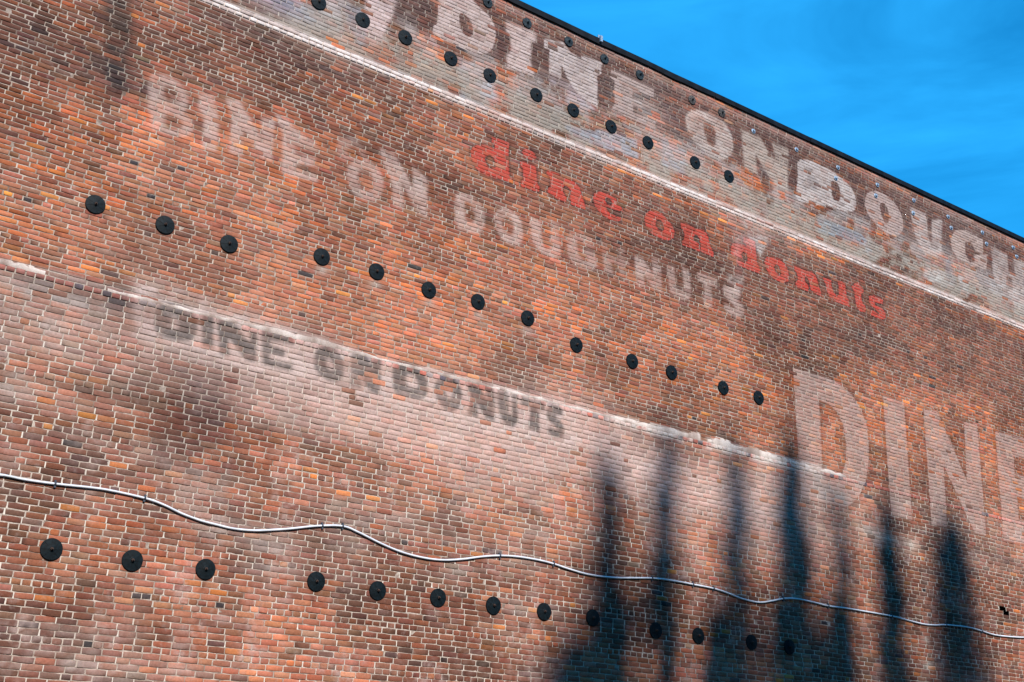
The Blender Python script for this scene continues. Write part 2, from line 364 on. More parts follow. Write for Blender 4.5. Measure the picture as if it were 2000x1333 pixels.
coat(shape([[(1200,480),(1390,525),(1675,985),(1665,690),(1845,750),(1810,1295),(1655,1258),(1435,880),(1425,1235),(1250,1200),(1285,760)]], o1, 6.667), PL, **KP)
coat(shape([[(205,130),(340,190),(480,330),(662,450),(662,545),(430,470),(430,570),(645,600),(645,690),(440,668),(430,718),(662,782),(665,885),(280,762),(290,350)]], o2, q5), PL, **KP)
coat(shape([[(865,500),(905,400),(1010,370),(1120,420),(1180,520),(1230,640),(1160,650),(1040,620),(930,640)], [(985,500),(1050,470),(1120,500),(1140,590),(1050,600),(990,570)]], o2, q5, 1), PL, .30, .02, .4)
coat(shape([[(975,800),(1000,680),(1090,610),(1220,620),(1340,720),(1385,860),(1370,1000),(1290,1080),(1170,1070),(1040,980)], [(1100,780),(1150,710),(1230,740),(1275,840),(1260,940),(1200,970),(1130,930),(1105,860)]], o2, q5, 1), PL, a=.52, soft=.018, wear=.35)
coat(shape([[(1345,500),(1500,560),(1640,800),(1705,960),(1700,690),(1855,830),(1862,1255),(1750,1215),(1580,860),(1612,1165),(1488,1125),(1470,850),(1370,640)]], o2, q5), PL, **KP)
coat(shape([[(270,215),(350,210),(480,260),(565,340),(598,450),(590,570),(545,655),(430,640),(270,592)], [(380,300),(430,320),(480,400),(492,480),(455,545),(375,500)]], o3, q5, 1), PL, a=.60, soft=.018, wear=.25)
coat(shape([[(690,450),(750,370),(860,380),(950,440),(1000,540),(1010,700),(960,785),(860,770),(760,690),(700,580)], [(780,500),(830,455),(890,500),(912,580),(890,670),(820,640),(780,580)]], o3, q5, 1), PL, **KP)
coat(shape([[(1080,465),(1200,520),(1210,700),(1240,800),(1290,815),(1312,760),(1300,480),(1390,560),(1415,860),(1370,922),(1250,885),(1150,800),(1100,700)]], o3, q5), PL, **KP)
coat(shape([[(1480,680),(1540,640),(1640,645),(1750,700),(1785,800),(1700,780),(1620,720),(1590,740),(1600,860),(1680,960),(1720,965),(1700,890),(1650,870),(1650,815),(1785,850),(1812,1000),(1760,1042),(1640,1022),(1540,960),(1490,850)]], o3, q5, 0), PL, .50, .02, .3)
coat(shape([[(1855,730),(1950,765),(1962,880),(2040,915),(2040,780),(2110,810),(2140,1150),(2060,1120),(2050,990),(1968,955),(1985,1100),(1890,1070)]], o3, q5), PL, .36, .03, .5)
coat(shape([[(330,470),(440,505),(440,560),(330,530)]], o4, q5), PL, .36, .03, .4)
coat(shape([[(495,440),(590,475),(700,650),(680,460),(775,500),(795,845),(700,805),(595,640),(605,785),(520,762)]], o4, q5), PL, **KP)
coat(shape([[(845,550),(925,560),(945,780),(990,835),(1035,800),(1010,560),(1092,615),(1115,860),(1070,935),(970,912),(880,830)]], o4, q5), PL, a=.5, soft=.02, wear=.3)
coat(shape([[(1175,620),(1395,690),(1395,790),(1325,765),(1340,1022),(1250,1000),(1250,740),(1180,715)]], o4, q5), PL, a=.46, soft=.025, wear=.3)
coat(shape([[(1445,790),(1500,735),(1600,770),(1645,860),(1640,900),(1560,850),(1540,870),(1650,950),(1692,1040),(1655,1112),(1560,1102),(1480,1040),(1455,950),(1530,985),(1580,1030),(1600,1005),(1480,900)]], o4, q5, 1), PL, a=.52, soft=.02, wear=.3)

# --- upper band: white ghost letters DINE ON DOUGH over older ones
WT = (192, 168, 158); BL = (156, 156, 160)
p5, p6, p7, p8, p9 = (600, 0), (900, 0), (1160, 120), (1400, 240), (1640, 340)
coat(shape([[(650,-60),(1000,-60),(940,180),(830,300),(845,430),(690,520),(650,350)]], p5, q5), (196, 170, 162), .45, .05, .5)
coat([[wall(x, y) for x, y in ((716,-20),(782,-20),(766,30),(748,70),(733,66),(700,52),(712,20))]], (204, 178, 170), .72, .02, .3)
coat([[wall(x, y) for x, y in ((598,-20),(640,-20),(668,30),(640,34))]], (190, 176, 172), .5, .03, .5)
coat(shape([[(400,60),(640,90),(640,480),(560,500),(430,240)]], p5, q5), BL, .45, .06, .8)
blob(560, 12, .7, .16, (140, 152, 176), .6, wear=.6); blob(620, 60, 1.2, .4, (168, 150, 136), .4)
coat(shape([[(980,-60),(1420,-60),(1420,270),(1365,300),(1360,390),(940,230)]], p5, q5), (78, 56, 50), .50, .05, .5)
coat(shape([[(1640,1000),(1900,1110),(2000,1230),(1640,1080)]], p5, q5), BL, .4, .08, .6)
coat(shape([[(1650,640),(2000,830),(2080,1130),(1900,1060),(1640,780)]], p5, q5), (176, 172, 176), .50, .08, .7)
WL = dict(a=.82, soft=.012, wear=.20, fine=.22)
coat([[wall(x, y) for x, y in smoothpoly([(855.7,-20),(904,-20),(937,16),(954,30),(966,48),(969,72),(961,98),(947,106),(923,103),(846,70),(846,50),(855.7,48)], 1)],
      [wall(x, y) for x, y in smoothpoly([(897,25),(906,26),(919,40),(924,54),(924,68),(917,74),(906,68),(897,49)], 1)]], WT, **WL)
coat(shape([[(375,330),(480,240),(540,400),(540,560),(480,690),(330,600),(380,450)]], p6, q5), (70, 48, 46), .45, .04, .4)
coat(shape([[(490,225),(820,370),(812,460),(765,455),(765,700),(800,832),(500,740),(500,600),(545,560),(540,400),(490,330)]], p6, q5), (206, 182, 172), a=.68, soft=.02, wear=.22)
coat(shape([[(765,470),(950,560),(955,770),(765,690)]], p6, q5), (74, 50, 46), .60, .02, .3)
coat(shape([[(905,420),(1110,462),(1190,570),(1305,640),(1310,605),(1530,680),(1525,800),(1482,830),(1482,1175),(1250,1010),(1150,840),(1090,700),(1090,860),(960,800),(960,540),(905,520)]], p6, q5), (190, 172, 164), **WL)
coat(shape([[(1488,800),(1600,840),(1670,880),(1668,1110),(1490,1060)]], p6, q5), (72, 50, 46), .62, .02, .3)
coat(shape([[(960,800),(1150,880),(1260,1010),(1480,1200),(1300,1180),(1160,1160),(1150,960),(970,900)]], p6, q5), (178, 160, 160), .6, .05, .5)
coat(shape([[(185,82),(650,300),(650,390),(530,352),(418,305),(415,395),(525,440),(525,512),(425,480),(425,560),(540,592),(668,640),(668,740),(400,620),(190,520),(225,455),(222,210),(180,180)]], p7, q5), (172, 148, 138), **WL)
coat(shape([[(418,308),(528,352),(540,440),(522,440),(415,395)]], p7, q5), (72, 50, 44), .5, .015, .2)
coat(shape([[(425,482),(560,520),(540,592),(425,558)]], p7, q5), (72, 50, 44), .5, .015, .2)
coat(shape([[(700,420),(860,480),(1000,600),(990,780),(880,740),(770,640),(720,520)]], p7, q5), (84, 58, 62), .22, .05, .5)
coat(shape([[(995,570),(1090,520),(1250,560),(1420,660),(1505,820),(1508,990),(1440,1065),(1310,1050),(1200,985),(1060,850),(1000,700)], [(1190,640),(1290,690),(1325,790),(1320,930),(1235,900),(1190,770)]], p7, q5, 1), (200, 182, 170), a=.62, soft=.025, wear=.3)
coat(shape([[(0,760),(60,740),(460,850),(485,1050),(470,1062),(0,905)], ], p7, q5), BL, .74, .025, .3)
coat(shape([[(-330,690),(0,760),(0,905),(-250,790)]], p7, q5), (150, 152, 158), .62, .04, .4)
coat(shape([[(730,840),(1000,960),(980,1230),(740,1130)]], p7, q5), (160, 160, 164), .5, .05, .6)
coat(shape([[(265,70),(400,130),(480,170),(570,340),(640,400),(600,215),(778,290),(772,745),(640,680),(520,520),(418,330),(440,560),(300,480),(280,250)]], p8, q5), (178, 160, 146), a=.72, soft=.018, wear=.25)
coat(shape([[(485,170),(600,220),(590,330),(560,280)]], p8, q5), (72, 50, 44), .5, .02, .2)
coat(shape([[(418,330),(470,430),(530,560),(610,700),(620,900),(560,900),(470,600),(430,450)]], p8, q5), (80, 56, 50), .55, .03, .4)
coat(shape([[(750,410),(860,440),(850,840),(780,800)]], p8, q5), (84, 60, 54), .5, .03, .4)
coat(shape([[(870,400),(1000,400),(1250,520),(1400,640),(1485,740),(1518,880),(1490,965),(1400,960),(1000,870),(850,840),(880,600)], [(1240,620),(1310,650),(1342,740),(1335,860),(1250,830)]], p8, q5, 1), (188, 174, 166), **WL)
coat(shape([[(985,560),(1085,600),(1080,740),(1000,700)]], p8, q5), (80, 70, 70), .5, .03, .4)
coat(shape([[(1000,400),(1060,400),(1250,520),(1420,640),(1500,740),(1530,640),(1400,500),(1150,380)]], p8, q5), (72, 50, 46), .5, .05, .4)
coat(shape([[(1095,1030),(1340,1110),(1560,1200),(1645,1290),(1560,1320),(1100,1180)]], p8, q5), (132, 138, 144), .72, .03, .4)
coat(shape([[(215,235),(240,160),(320,145),(420,190),(500,280),(547,380),(557,470),(520,532),(460,540),(360,480),(270,390),(222,300)], [(350,250),(392,255),(420,310),(434,400),(402,442),(370,380),(350,310)]], p9, 4.444, 1), (176, 152, 142), **WL)
coat(shape([[(145,190),(225,170),(215,310),(150,290)]], p9, 4.444), (70, 50, 46), .55, .03, .3)
coat(shape([[(545,380),(605,400),(600,560),(540,560),(560,470)]], p9, 4.444), (84, 58, 50), .45, .04, .4)
coat(shape([[(610,285),(750,350),(770,560),(800,620),(800,400),(890,400),(885,700),(840,722),(740,690),(660,560),(630,400)]], p9, 4.444), (198, 180, 170), a=.58, soft=.03, wear=.4)
coat(shape([[(880,470),(950,500),(975,700),(930,720),(885,640)]], p9, 4.444), (70, 48, 46), .6, .025, .3)
coat(shape([[(960,560),(1000,490),(1100,490),(1245,575),(1240,700),(1180,672),(1140,590),(1090,590),(1090,690),(1130,770),(1172,760),(1162,700),(1285,700),(1272,830),(1150,800),(1020,730),(975,650)]], p9, 4.444), (178, 154, 142), **WL)
coat(shape([[(1085,590),(1140,590),(1180,680),(1270,690),(1165,705),(1172,765),(1130,772),(1090,690)]], p9, 4.444), (74, 50, 46), .6, .02, .2)
coat(shape([[(1285,640),(1340,660),(1340,840),(1290,760)]], p9, 4.444), (84, 56, 54), .55, .03, .3)
coat(shape([[(1310,630),(1455,700),(1465,850),(1520,860),(1510,730),(1700,800),(1700,1260),(1510,1150),(1495,900),(1450,880),(1440,1000),(1340,930)]], p9, 4.444), (188, 170, 160), a=.56, soft=.03, wear=.4)
coat(shape([[(740,800),(920,860),(1000,985),(920,985),(720,900)]], p9, 4.444), (196, 188, 180), .55, .06, .6)
coat(shape([[(1030,860),(1100,930),(1120,1060),(1040,1010)]], p9, 4.444), (196, 186, 182), .5, .05, .6)
coat(shape([[(190,560),(260,600),(290,700),(230,680)]], p9, 4.444), (150, 158, 168), .6, .05, .6)
coat(shape([[(905,700),(960,740),(1010,960),(940,960)]], p9, 4.444), (110, 112, 120), .5, .05, .5)
for q in ((1480, 440, .8), (1510, 450, .6), (1330, 300, .8), (1250, 200, .6), (1830, 490, .7), (1950, 560, .8), (1980, 580, .9)):
    blob(q[0], q[1], q[2], .3, (182, 170, 162), .45, wear=.7)

# --- red line: dine on donuts
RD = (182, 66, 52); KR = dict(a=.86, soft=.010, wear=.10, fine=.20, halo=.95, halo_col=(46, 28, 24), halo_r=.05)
r5, r6, r7 = (900, 250), (1230, 350), (1400, 440)
RED = [
 (r5, q5, [[(335,95),(525,165),(518,330),(525,520),(570,560),(562,602),(380,545),(290,520),(200,480),(150,420),(112,330),(108,250),(135,200),(200,182),(280,190),(370,230),(372,190),(340,165)], [(270,310),(310,292),(350,320),(378,380),(375,430),(330,437),(285,415),(262,350)]]),
 (r5, q5, [[(665,260),(695,228),(750,240),(800,280),(822,325),(800,350),(745,340),(690,310)]]),
 (r5, q5, [[(645,355),(730,380),(810,415),(822,480),(828,600),(855,640),(850,690),(790,690),(720,660),(655,640),(650,580),(680,560),(672,440),(645,400)]]),
 (r5, q5, [[(935,458),(1040,490),(1095,530),(1160,548),(1230,580),(1290,650),(1315,740),(1350,840),(1355,888),(1270,865),(1195,835),(1190,760),(1195,690),(1160,640),(1120,625),(1105,660),(1110,700),(1150,760),(1140,805),(1050,770),(940,700),(945,660),(975,630),(970,540),(935,505)]]),
 (r5, q5, [[(1430,760),(1450,712),(1510,690),(1600,718),(1680,770),(1735,850),(1765,908),(1680,890),(1575,855),(1585,890),(1630,935),(1690,965),(1735,970),(1735,1005),(1680,1018),(1600,990),(1520,930),(1460,860)], [(1560,770),(1590,750),(1630,775),(1645,820),(1635,845),(1580,825)]]),
 (r6, 6.667, [[(190,520),(210,440),(270,412),(350,420),(430,460),(500,540),(560,620),(585,690),(575,760),(510,800),(430,790),(340,745),(260,690),(210,610)], [(335,560),(365,520),(410,540),(440,600),(450,660),(420,685),(370,660),(340,610)]]),
 (r6, 6.667, [[(660,560),(740,585),(820,620),(850,650),(920,650),(980,680),(1020,750),(1045,860),(1090,950),(1090,1015),(1000,980),(925,935),(920,860),(915,780),(880,735),(850,725),(830,750),(835,800),(900,850),(915,920),(915,945),(800,895),(690,865),(675,820),(705,790),(710,690),(670,640)]]),
 (r6, 6.667, [[(1480,745),(1560,770),(1630,810),(1640,900),(1655,1080),(1700,1180),(1690,1235),(1600,1200),(1510,1160),(1430,1130),(1360,1060),(1320,980),(1315,890),(1340,840),(1400,835),(1480,860),(1520,880),(1520,850),(1485,830)], [(1450,975),(1480,945),(1520,970),(1535,1040),(1530,1085),(1490,1060),(1460,1020)]]),
 (r7, q5, [[(515,390),(540,345),(600,345),(680,370),(740,420),(775,490),(785,560),(775,610),(720,625),(650,600),(580,550),(535,470)], [(620,450),(645,425),(675,445),(695,500),(695,540),(670,545),(635,500)]]),
 (r7, q5, [[(835,440),(900,465),(960,495),(1030,500),(1080,560),(1100,640),(1130,720),(1130,770),(1060,735),(1020,705),(1010,640),(985,570),(955,560),(955,610),(990,650),(995,722),(920,690),(855,660),(855,615),(880,600),(870,520),(840,480)]]),
 (r7, q5, [[(1150,570),(1210,580),(1240,600),(1245,660),(1270,730),(1305,775),(1325,750),(1320,650),(1310,610),(1350,610),(1390,640),(1400,700),(1410,780),(1440,830),(1440,890),(1380,865),(1335,845),(1290,830),(1230,790),(1200,730),(1185,650),(1165,610)]]),
 (r7, q5, [[(1460,670),(1500,630),(1540,620),(1555,660),(1590,690),(1590,735),(1565,740),(1575,830),(1615,890),(1615,940),(1560,940),(1515,890),(1500,800),(1490,720)]]),
 (r7, q5, [[(1650,770),(1700,760),(1770,790),(1805,815),(1800,855),(1760,850),(1710,830),(1720,870),(1790,900),(1830,950),(1835,1010),(1790,1025),(1720,1000),(1670,975),(1670,925),(1700,925),(1750,965),(1770,965),(1740,930),(1680,880),(1650,830)]]),
]
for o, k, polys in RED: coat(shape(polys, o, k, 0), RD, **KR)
blob(1460, 470, .28, .12, (225, 190, 184), .5); blob(1440, 490, .10, .35, (222, 170, 160), .45)

# --- large pale DINE at the right
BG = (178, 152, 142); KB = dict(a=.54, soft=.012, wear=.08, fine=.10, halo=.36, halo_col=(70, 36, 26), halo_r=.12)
o9, k9 = (1500, 680), 3.332
for polys in ([[(163,130),(280,160),(395,195),(480,245),(550,310),(605,395),(642,500),(655,610),(656,740),(640,850),(600,950),(555,1005),(510,1033),(215,975)], [(330,335),(395,365),(450,415),(490,500),(508,620),(506,740),(485,820),(435,860),(372,845),(352,780),(345,560)]],
              [[(748,310),(885,350),(938,1122),(802,1095)]],
              [[(1012,395),(1100,412),(1160,545),(1295,865),(1275,478),(1362,500),(1420,1222),(1345,1203),(1145,765),(1165,1168),(1065,1152)]],
              [[(1478,540),(1790,628),(1795,762),(1600,705),(1605,822),(1775,868),(1785,1010),(1620,968),(1632,1120),(1800,1155),(1812,1300),(1532,1250)]]):
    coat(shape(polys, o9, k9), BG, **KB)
coat(shape([[(300,800),(350,770),(380,870),(500,930),(520,1030),(290,985)]], o9, k9), (140, 132, 126), .55, .06, .3)

# ------------------------------------------------------------------ bonding: where each brick lies
PITCH = 0.0762; JB = .0074; JH = .0085; SL = .2300; HL = .1155
ZH = 0.950 - PITCH/2             # bottom of a header course
PUP = 0.0672; ZL = ZH+57*PITCH                    # above the ledge the courses are lower
PITCH_OF = lambda k: PITCH if k < 57 else PUP
k0 = math.ceil((ZH-Z0)/PITCH); ZBOT = lambda k: ZH+k*PITCH if k < 57 else ZL+(k-57)*PUP
KS = list(range(-k0, 57+int((Z1-ZL)/PUP)))
def rnd_field(x, z, g):
    i = np.clip(((x-X0)/H).astype(int), 0, GX-1); j = np.clip(((z-Z0)/H).astype(int), 0, GZ-1); return g[j, i]
bx0, bx1, bz0, bz1, bk, bh = [], [], [], [], [], []
hj = []
for c in KS:
    zb = ZBOT(c); PT = PITCH_OF(c)
    zone_ = c % 8 == 0 if c < 57 else (c-57) % 8 == 5
    x = X0-rng.random()*SL+(0 if c % 2 else SL/2)
    if not zone_:
        x = X0-SL+(SL/2 if c % 2 else 0)+rng.normal(0, .018)
    while x < X1:
        if zone_: w = HL+rng.normal(0, .003); hd = 1
        elif rng.random() < .035: w = HL+rng.normal(0, .004); hd = 1
        elif rng.random() < .02: w = .16+rng.random()*.04; hd = 0
        else: w = SL+rng.normal(0, .0085); hd = 0
        g = JH*(.35+1.1*rng.random()**1.3)
        if x+w > X0:
            bx0.append(x+g/2); bx1.append(x+w-g/2); bz0.append(zb+JB/2+float(np.clip(rng.normal(0, .0021), -.0034, .006))); bz1.append(zb+PT-JB/2+float(np.clip(rng.normal(0, .0021), -.006, .0034))); bk.append(c); bh.append(hd); hj.append((x+w, g, zb, PT))
        x += w
bx0, bx1, bz0, bz1 = map(np.array, (bx0, bx1, bz0, bz1)); bk = np.array(bk); bh = np.array(bh)
cx, cz = (bx0+bx1)/2, (bz0+bz1)/2
# --- bricks missing: holes in the wall
holes = [(1965, 1191), (1969, 1200), (168, 1088)]
miss = np.zeros(len(cx), bool); hole_rect = []
for hx, hy in holes:
    x, z = wall(hx, hy); j = np.argmin(np.abs(cx-x)/3+np.abs(cz-z))
    if hx > 1900: miss[j] = True; hole_rect.append((bx0[j], bx1[j], bz0[j], bz1[j]))
keep = ~miss
bx0, bx1, bz0, bz1, bk, bh, cx, cz = [a[keep] for a in (bx0, bx1, bz0, bz1, bk, bh, cx, cz)]
NB = len(cx)

# --- colour of each brick
NAMES = ['RB', 'BR', 'OR', 'OC', 'SA', 'PU', 'BK', 'GY']
PAL = np.array([(142,80,57), (114,73,56), (180,94,50), (202,120,58), (161,103,78), (90,66,58), (50,48,50), (134,108,94)], float)
def W8(**k): return np.array([k.get(n, 0.0) for n in NAMES])
zones = [  # z centre of a zone -> weights
 (-2.0, W8(RB=.50, BR=.17, OR=.05, OC=.010, SA=.24, PU=.07, BK=.008, GY=.05)),
 (2.5, W8(RB=.44, BR=.17, OR=.06, OC=.014, SA=.25, PU=.07, BK=.010, GY=.07)),
 (4.2, W8(RB=.30, BR=.13, OR=.05, OC=.012, SA=.38, PU=.06, BK=.010, GY=.12)),
 (5.2, W8(RB=.28, BR=.15, OR=.05, OC=.005, SA=.36, PU=.10, BK=.020, GY=.12)),
 (5.7, W8(RB=.32, BR=.12, OR=.16, OC=.010, SA=.40, PU=.03, BK=.008, GY=.04)),
 (7.0, W8(RB=.38, BR=.15, OR=.17, OC=.012, SA=.28, PU=.05, BK=.010, GY=.02)),
 (8.5, W8(RB=.42, BR=.30, OR=.12, OC=.008, SA=.12, PU=.09, BK=.012, GY=.02)),
 (9.5, W8(RB=.30, BR=.42, OR=.09, OC=.008, SA=.05, PU=.16, BK=.010, GY=.03)),
 (10.4, W8(RB=.20, BR=.28, OR=.06, OC=.006, SA=.14, PU=.10, BK=.006, GY=.30)),
 (11.8, W8(RB=.26, BR=.34, OR=.06, OC=.004, SA=.16, PU=.14, BK=.008, GY=.12)),
 (12.5, W8(RB=.30, BR=.20, OR=.08, OC=.004, SA=.30, PU=.08, BK=.004, GY=.12))]
zc = np.array([z for z, _ in zones]); wz = np.array([w for _, w in zones])
wt = np.stack([np.interp(cz, zc, wz[:, i]) for i in range(8)], 1)
OSTR = vnoise(GX//4+1, GZ//4+1, 26, 110, 3, .6); DSTR = vnoise(GX//4+1, GZ//4+1, 22, 90, 3, .6); SBL = vnoise(GX//4+1, GZ//4+1, 16, 10, 4, .6); WSTR = vnoise(GX//4+1, GZ//4+1, 60, 8, 4, .6)
def f4(g): return g[np.clip(((cz-Z0)/H/4).astype(int), 0, g.shape[0]-1), np.clip(((cx-X0)/H/4).astype(int), 0, g.shape[1]-1)]
o_, d_, s_ = f4(OSTR), f4(DSTR), f4(SBL)
right = sstep(cx, 11, 16)*sstep(cz, 4.5, 5.4)*(1-sstep(cz, 7.3, 8.1))
wt[:, 2] *= .35+4.2*sstep(o_, .56, .74)+.7*right; wt[:, 3] *= .5+5*sstep(o_, .62, .78)+2.2*right
wt[:, 1] *= .6+2.4*sstep(d_, .54, .72)+.6*right; wt[:, 5] *= .35+3.5*sstep(d_, .58, .74); wt[:, 6] *= .4+6*sstep(d_, .64, .76)-.2*right
wt[:, 6] *= np.where((bh == 1) & (cz < 9), 3.2, .6); wt[:, 5] *= np.where((bh == 1) & (cz < 6), 1.8, 1)
wt[:, 4] *= .6+1.2*sstep(s_, .4, .6)
rz = sstep(cz, 7.3, 7.8)*(1-sstep(cz, 9.5, 9.7))*sstep(cx, 6.5, 8.5); wt[:, 2] *= 1-.78*rz; wt[:, 3] *= 1-.8*rz; wt[:, 4] *= 1-.6*rz
# the orange repair courses in the upper band
rep = (cz > 10.62) & (cz < 11.25) & (sstep(o_, .47, .60) > rng.random(NB)*1.3); wt[rep, 2] *= 14
rep2 = (cz > 9.60) & (cz < 9.86) & (cx > 11); wt[rep2, 2] *= 5; wt[rep2, 3] *= 6
dk = (cz > 4.95) & (cz < 5.22) & (cx > 2.0) & (cx < 3.6); wt[dk, 6] *= 16; wt[dk, 5] *= 5
wt[:, 6] *= .6
wt /= wt.sum(1, keepdims=True)
pick = (wt.cumsum(1) > rng.random((NB, 1))).argmax(1)
BC = PAL[pick].copy()
mixw = .2+rng.random(NB)[:, None]*.5+.12*(cz < 4.2)[:, None]; other = PAL[(wt.cumsum(1) > rng.random((NB, 1))).argmax(1)]
soft_ = (pick != 3) & (pick != 6); BC[soft_] = (BC*(1-mixw)+other*mixw)[soft_]
ZM = wt @ PAL; pull = np.where((pick == 3) | (pick == 6), .08, .26)[:, None]; BC = BC*(1-pull)+ZM*pull
BC *= (1+rng.normal(0, .065, (NB, 1))); BC *= (1+rng.normal(0, .025, (NB, 3)))
ledgehd = (bk == 56) & (cx > 1.0)                   # the header course under the ledge
BC[ledgehd] = np.where(rng.random(ledgehd.sum())[:, None] < .82, np.array([[178, 98, 82]]), np.array([[82, 74, 82]]))*(1+rng.normal(0, .06, (ledgehd.sum(), 1)))
BC *= (.86+.28*sstep(s_, .35, .65))[:, None]*(1-.16*sstep(f4(WSTR), .55, .72)+.10*sstep(1-f4(WSTR), .55, .72))[:, None]
BC = lin(np.clip(BC, 5, 250))
recv = np.clip(rng.normal(1.0, .15, NB), .30, 1.35); recv[rng.random(NB) < .035] = .15   # how well paint has held
kb1 = 57+int(round((9.895-ZL)/PUP))
band = (bk == kb1) | (bk == kb1+1)                  # the white painted band, two courses proud
recv[band] = 1.0
BANDC = lin((226, 210, 200))

def sample(x, z):
    u = np.clip((x-X0)/H, 0, GX-1.01); v = np.clip((z-Z0)/H, 0, GZ-1.01)
    i = u.astype(int); j = v.astype(int); a = (u-i)[..., None]; b = (v-j)[..., None]
    PA = np.concatenate([P, A[..., None]], -1) if False else None
    def g(jj, ii): return np.concatenate([P[jj, ii], A[jj, ii][..., None]], -1)
    return (g(j, i)*(1-a)+g(j, i+1)*a)*(1-b)+(g(j+1, i)*(1-a)+g(j+1, i+1)*a)*b

# how much the paint changes across each brick decides how finely its face is cut
us = np.linspace(.05, .95, 7); vs = np.array([.15, .5, .85])
SX = bx0[:, None, None]+(bx1-bx0)[:, None, None]*us[None, None, :]; SZ = bz0[:, None, None]+(bz1-bz0)[:, None, None]*vs[None, :, None]
S_ = sample(*np.broadcast_arrays(SX, SZ)); var = (S_.max((1, 2))-S_.min((1, 2))); var = np.maximum(var[:, 3], 2*var[:, :3].max(1))
pxc, pyc = project(cx, np.full(NB, YW), cz)
inview = (pxc > -60) & (pxc < 2060) & (pyc > -60) & (pyc < 1400)
fine = (var > .16) & inview
big = fine & (var > .30)
UND = vnoise(400, 60, 30, 6, 3, .5)
def undul(x, z):
    i = np.clip((x-X0)/(X1-X0)*398, 0, 398).astype(int); j = np.clip((z-Z0)/(Z1-Z0)*58, 0, 58).astype(int)
    return (UND[j, i]-.5)*.016

def template(nx, nz):
    """front grid, a chamfer ring, a back ring; returns u, v in 0..1 for the inner face plus ring data"""
    idx = lambda i, j: j*(nx+1)+i
    per = [(i, 0) for i in range(nx)]+[(nx, j) for j in range(nz)]+[(i, nz) for i in range(nx, 0, -1)]+[(0, j) for j in range(nz, 0, -1)]
    u = [i/nx for j in range(nz+1) for i in range(nx+1)]; v = [j/nz for j in range(nz+1) for i in range(nx+1)]
    n0 = len(u); m = len(per); lvl = [0]*n0
    for l in (1, 2):
        for i, j in per: u.append(i/nx); v.append(j/nz); lvl.append(l)
    F = [(idx(i, j), idx(i+1, j), idx(i+1, j+1), idx(i, j+1)) for j in range(nz) for i in range(nx)]
    for k in range(m):
        a, b = per[k], per[(k+1) % m]
        F.append((n0+k, n0+(k+1) % m, idx(*b), idx(*a)))
        F.append((n0+m+k, n0+m+(k+1) % m, n0+(k+1) % m, n0+k))
    return np.array(u), np.array(v), np.array(lvl), np.array(F)
def bricks_mesh(sel, nx, nz, jit=.0014):
    u, v, lvl, F = template(nx, nz); n = len(u); m = len(sel)
    w = (bx1-bx0)[sel][:, None]; h = (bz1-bz0)[sel][:, None]
    bev = .0060
    ins = np.where(lvl == 0, bev, 0.0)[None, :]
    corner = (((u == 0) | (u == 1)) & ((v == 0) | (v == 1)))[None, :]
    ins = ins+np.where(corner & (lvl > 0)[None, :], .0045, 0.0)+np.where(corner & (lvl == 0)[None, :], .0015, 0)
    su = np.where(u == 0, 1, np.where(u == 1, -1, 0))[None, :]; sv = np.where(v == 0, 1, np.where(v == 1, -1, 0))[None, :]
    x = bx0[sel][:, None]+u[None, :]*w+su*ins; z = bz0[sel][:, None]+v[None, :]*h+sv*ins
    edge = (lvl > 0)[None, :]
    x = x+rng.normal(0, jit, (m, n))*edge; z = z+rng.normal(0, jit*.9, (m, n))*edge
    pr = np.clip(rng.normal(0, .0018, (m, 1)), -.004, .005)+rng.normal(0, .010, (m, 1))*(u[None, :]-.5)*.35
    pr = pr+np.where(band[sel], .010, 0)[:, None]+np.where(bk[sel] == 56, .006, 0)[:, None]
    y = YW-pr+np.where(lvl == 0, 0, np.where(lvl == 1, .0035, .045))[None, :]+rng.normal(0, .0007, (m, n))
    z = z+undul(x, z)
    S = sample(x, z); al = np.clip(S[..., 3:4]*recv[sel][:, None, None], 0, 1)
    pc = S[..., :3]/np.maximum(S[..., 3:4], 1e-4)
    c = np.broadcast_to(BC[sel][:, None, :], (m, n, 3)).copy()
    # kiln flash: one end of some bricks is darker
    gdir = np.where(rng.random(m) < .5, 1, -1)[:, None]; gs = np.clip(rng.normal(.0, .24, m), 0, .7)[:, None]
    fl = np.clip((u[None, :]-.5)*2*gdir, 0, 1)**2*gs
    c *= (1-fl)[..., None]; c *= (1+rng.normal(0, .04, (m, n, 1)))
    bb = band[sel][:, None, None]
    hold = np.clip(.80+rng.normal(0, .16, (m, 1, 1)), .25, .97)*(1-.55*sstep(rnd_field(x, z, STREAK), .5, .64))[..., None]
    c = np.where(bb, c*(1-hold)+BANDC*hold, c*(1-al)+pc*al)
    # sides and chamfers carry mortar dust
    V = np.stack([x, y, z], -1).reshape(-1, 3)
    Q = (F[None]+(np.arange(m)*n)[:, None, None]).reshape(-1, 4)
    return V, Q, np.clip(c, 0, 1).reshape(-1, 3)

# ------------------------------------------------------------------ the building
bld = empty("brick_building", (X0, YW, GROUND))
tag(bld, "old red brick building with faded painted lettering, the long side wall that fills the view", "building")
ox, oy, oz = bld.location
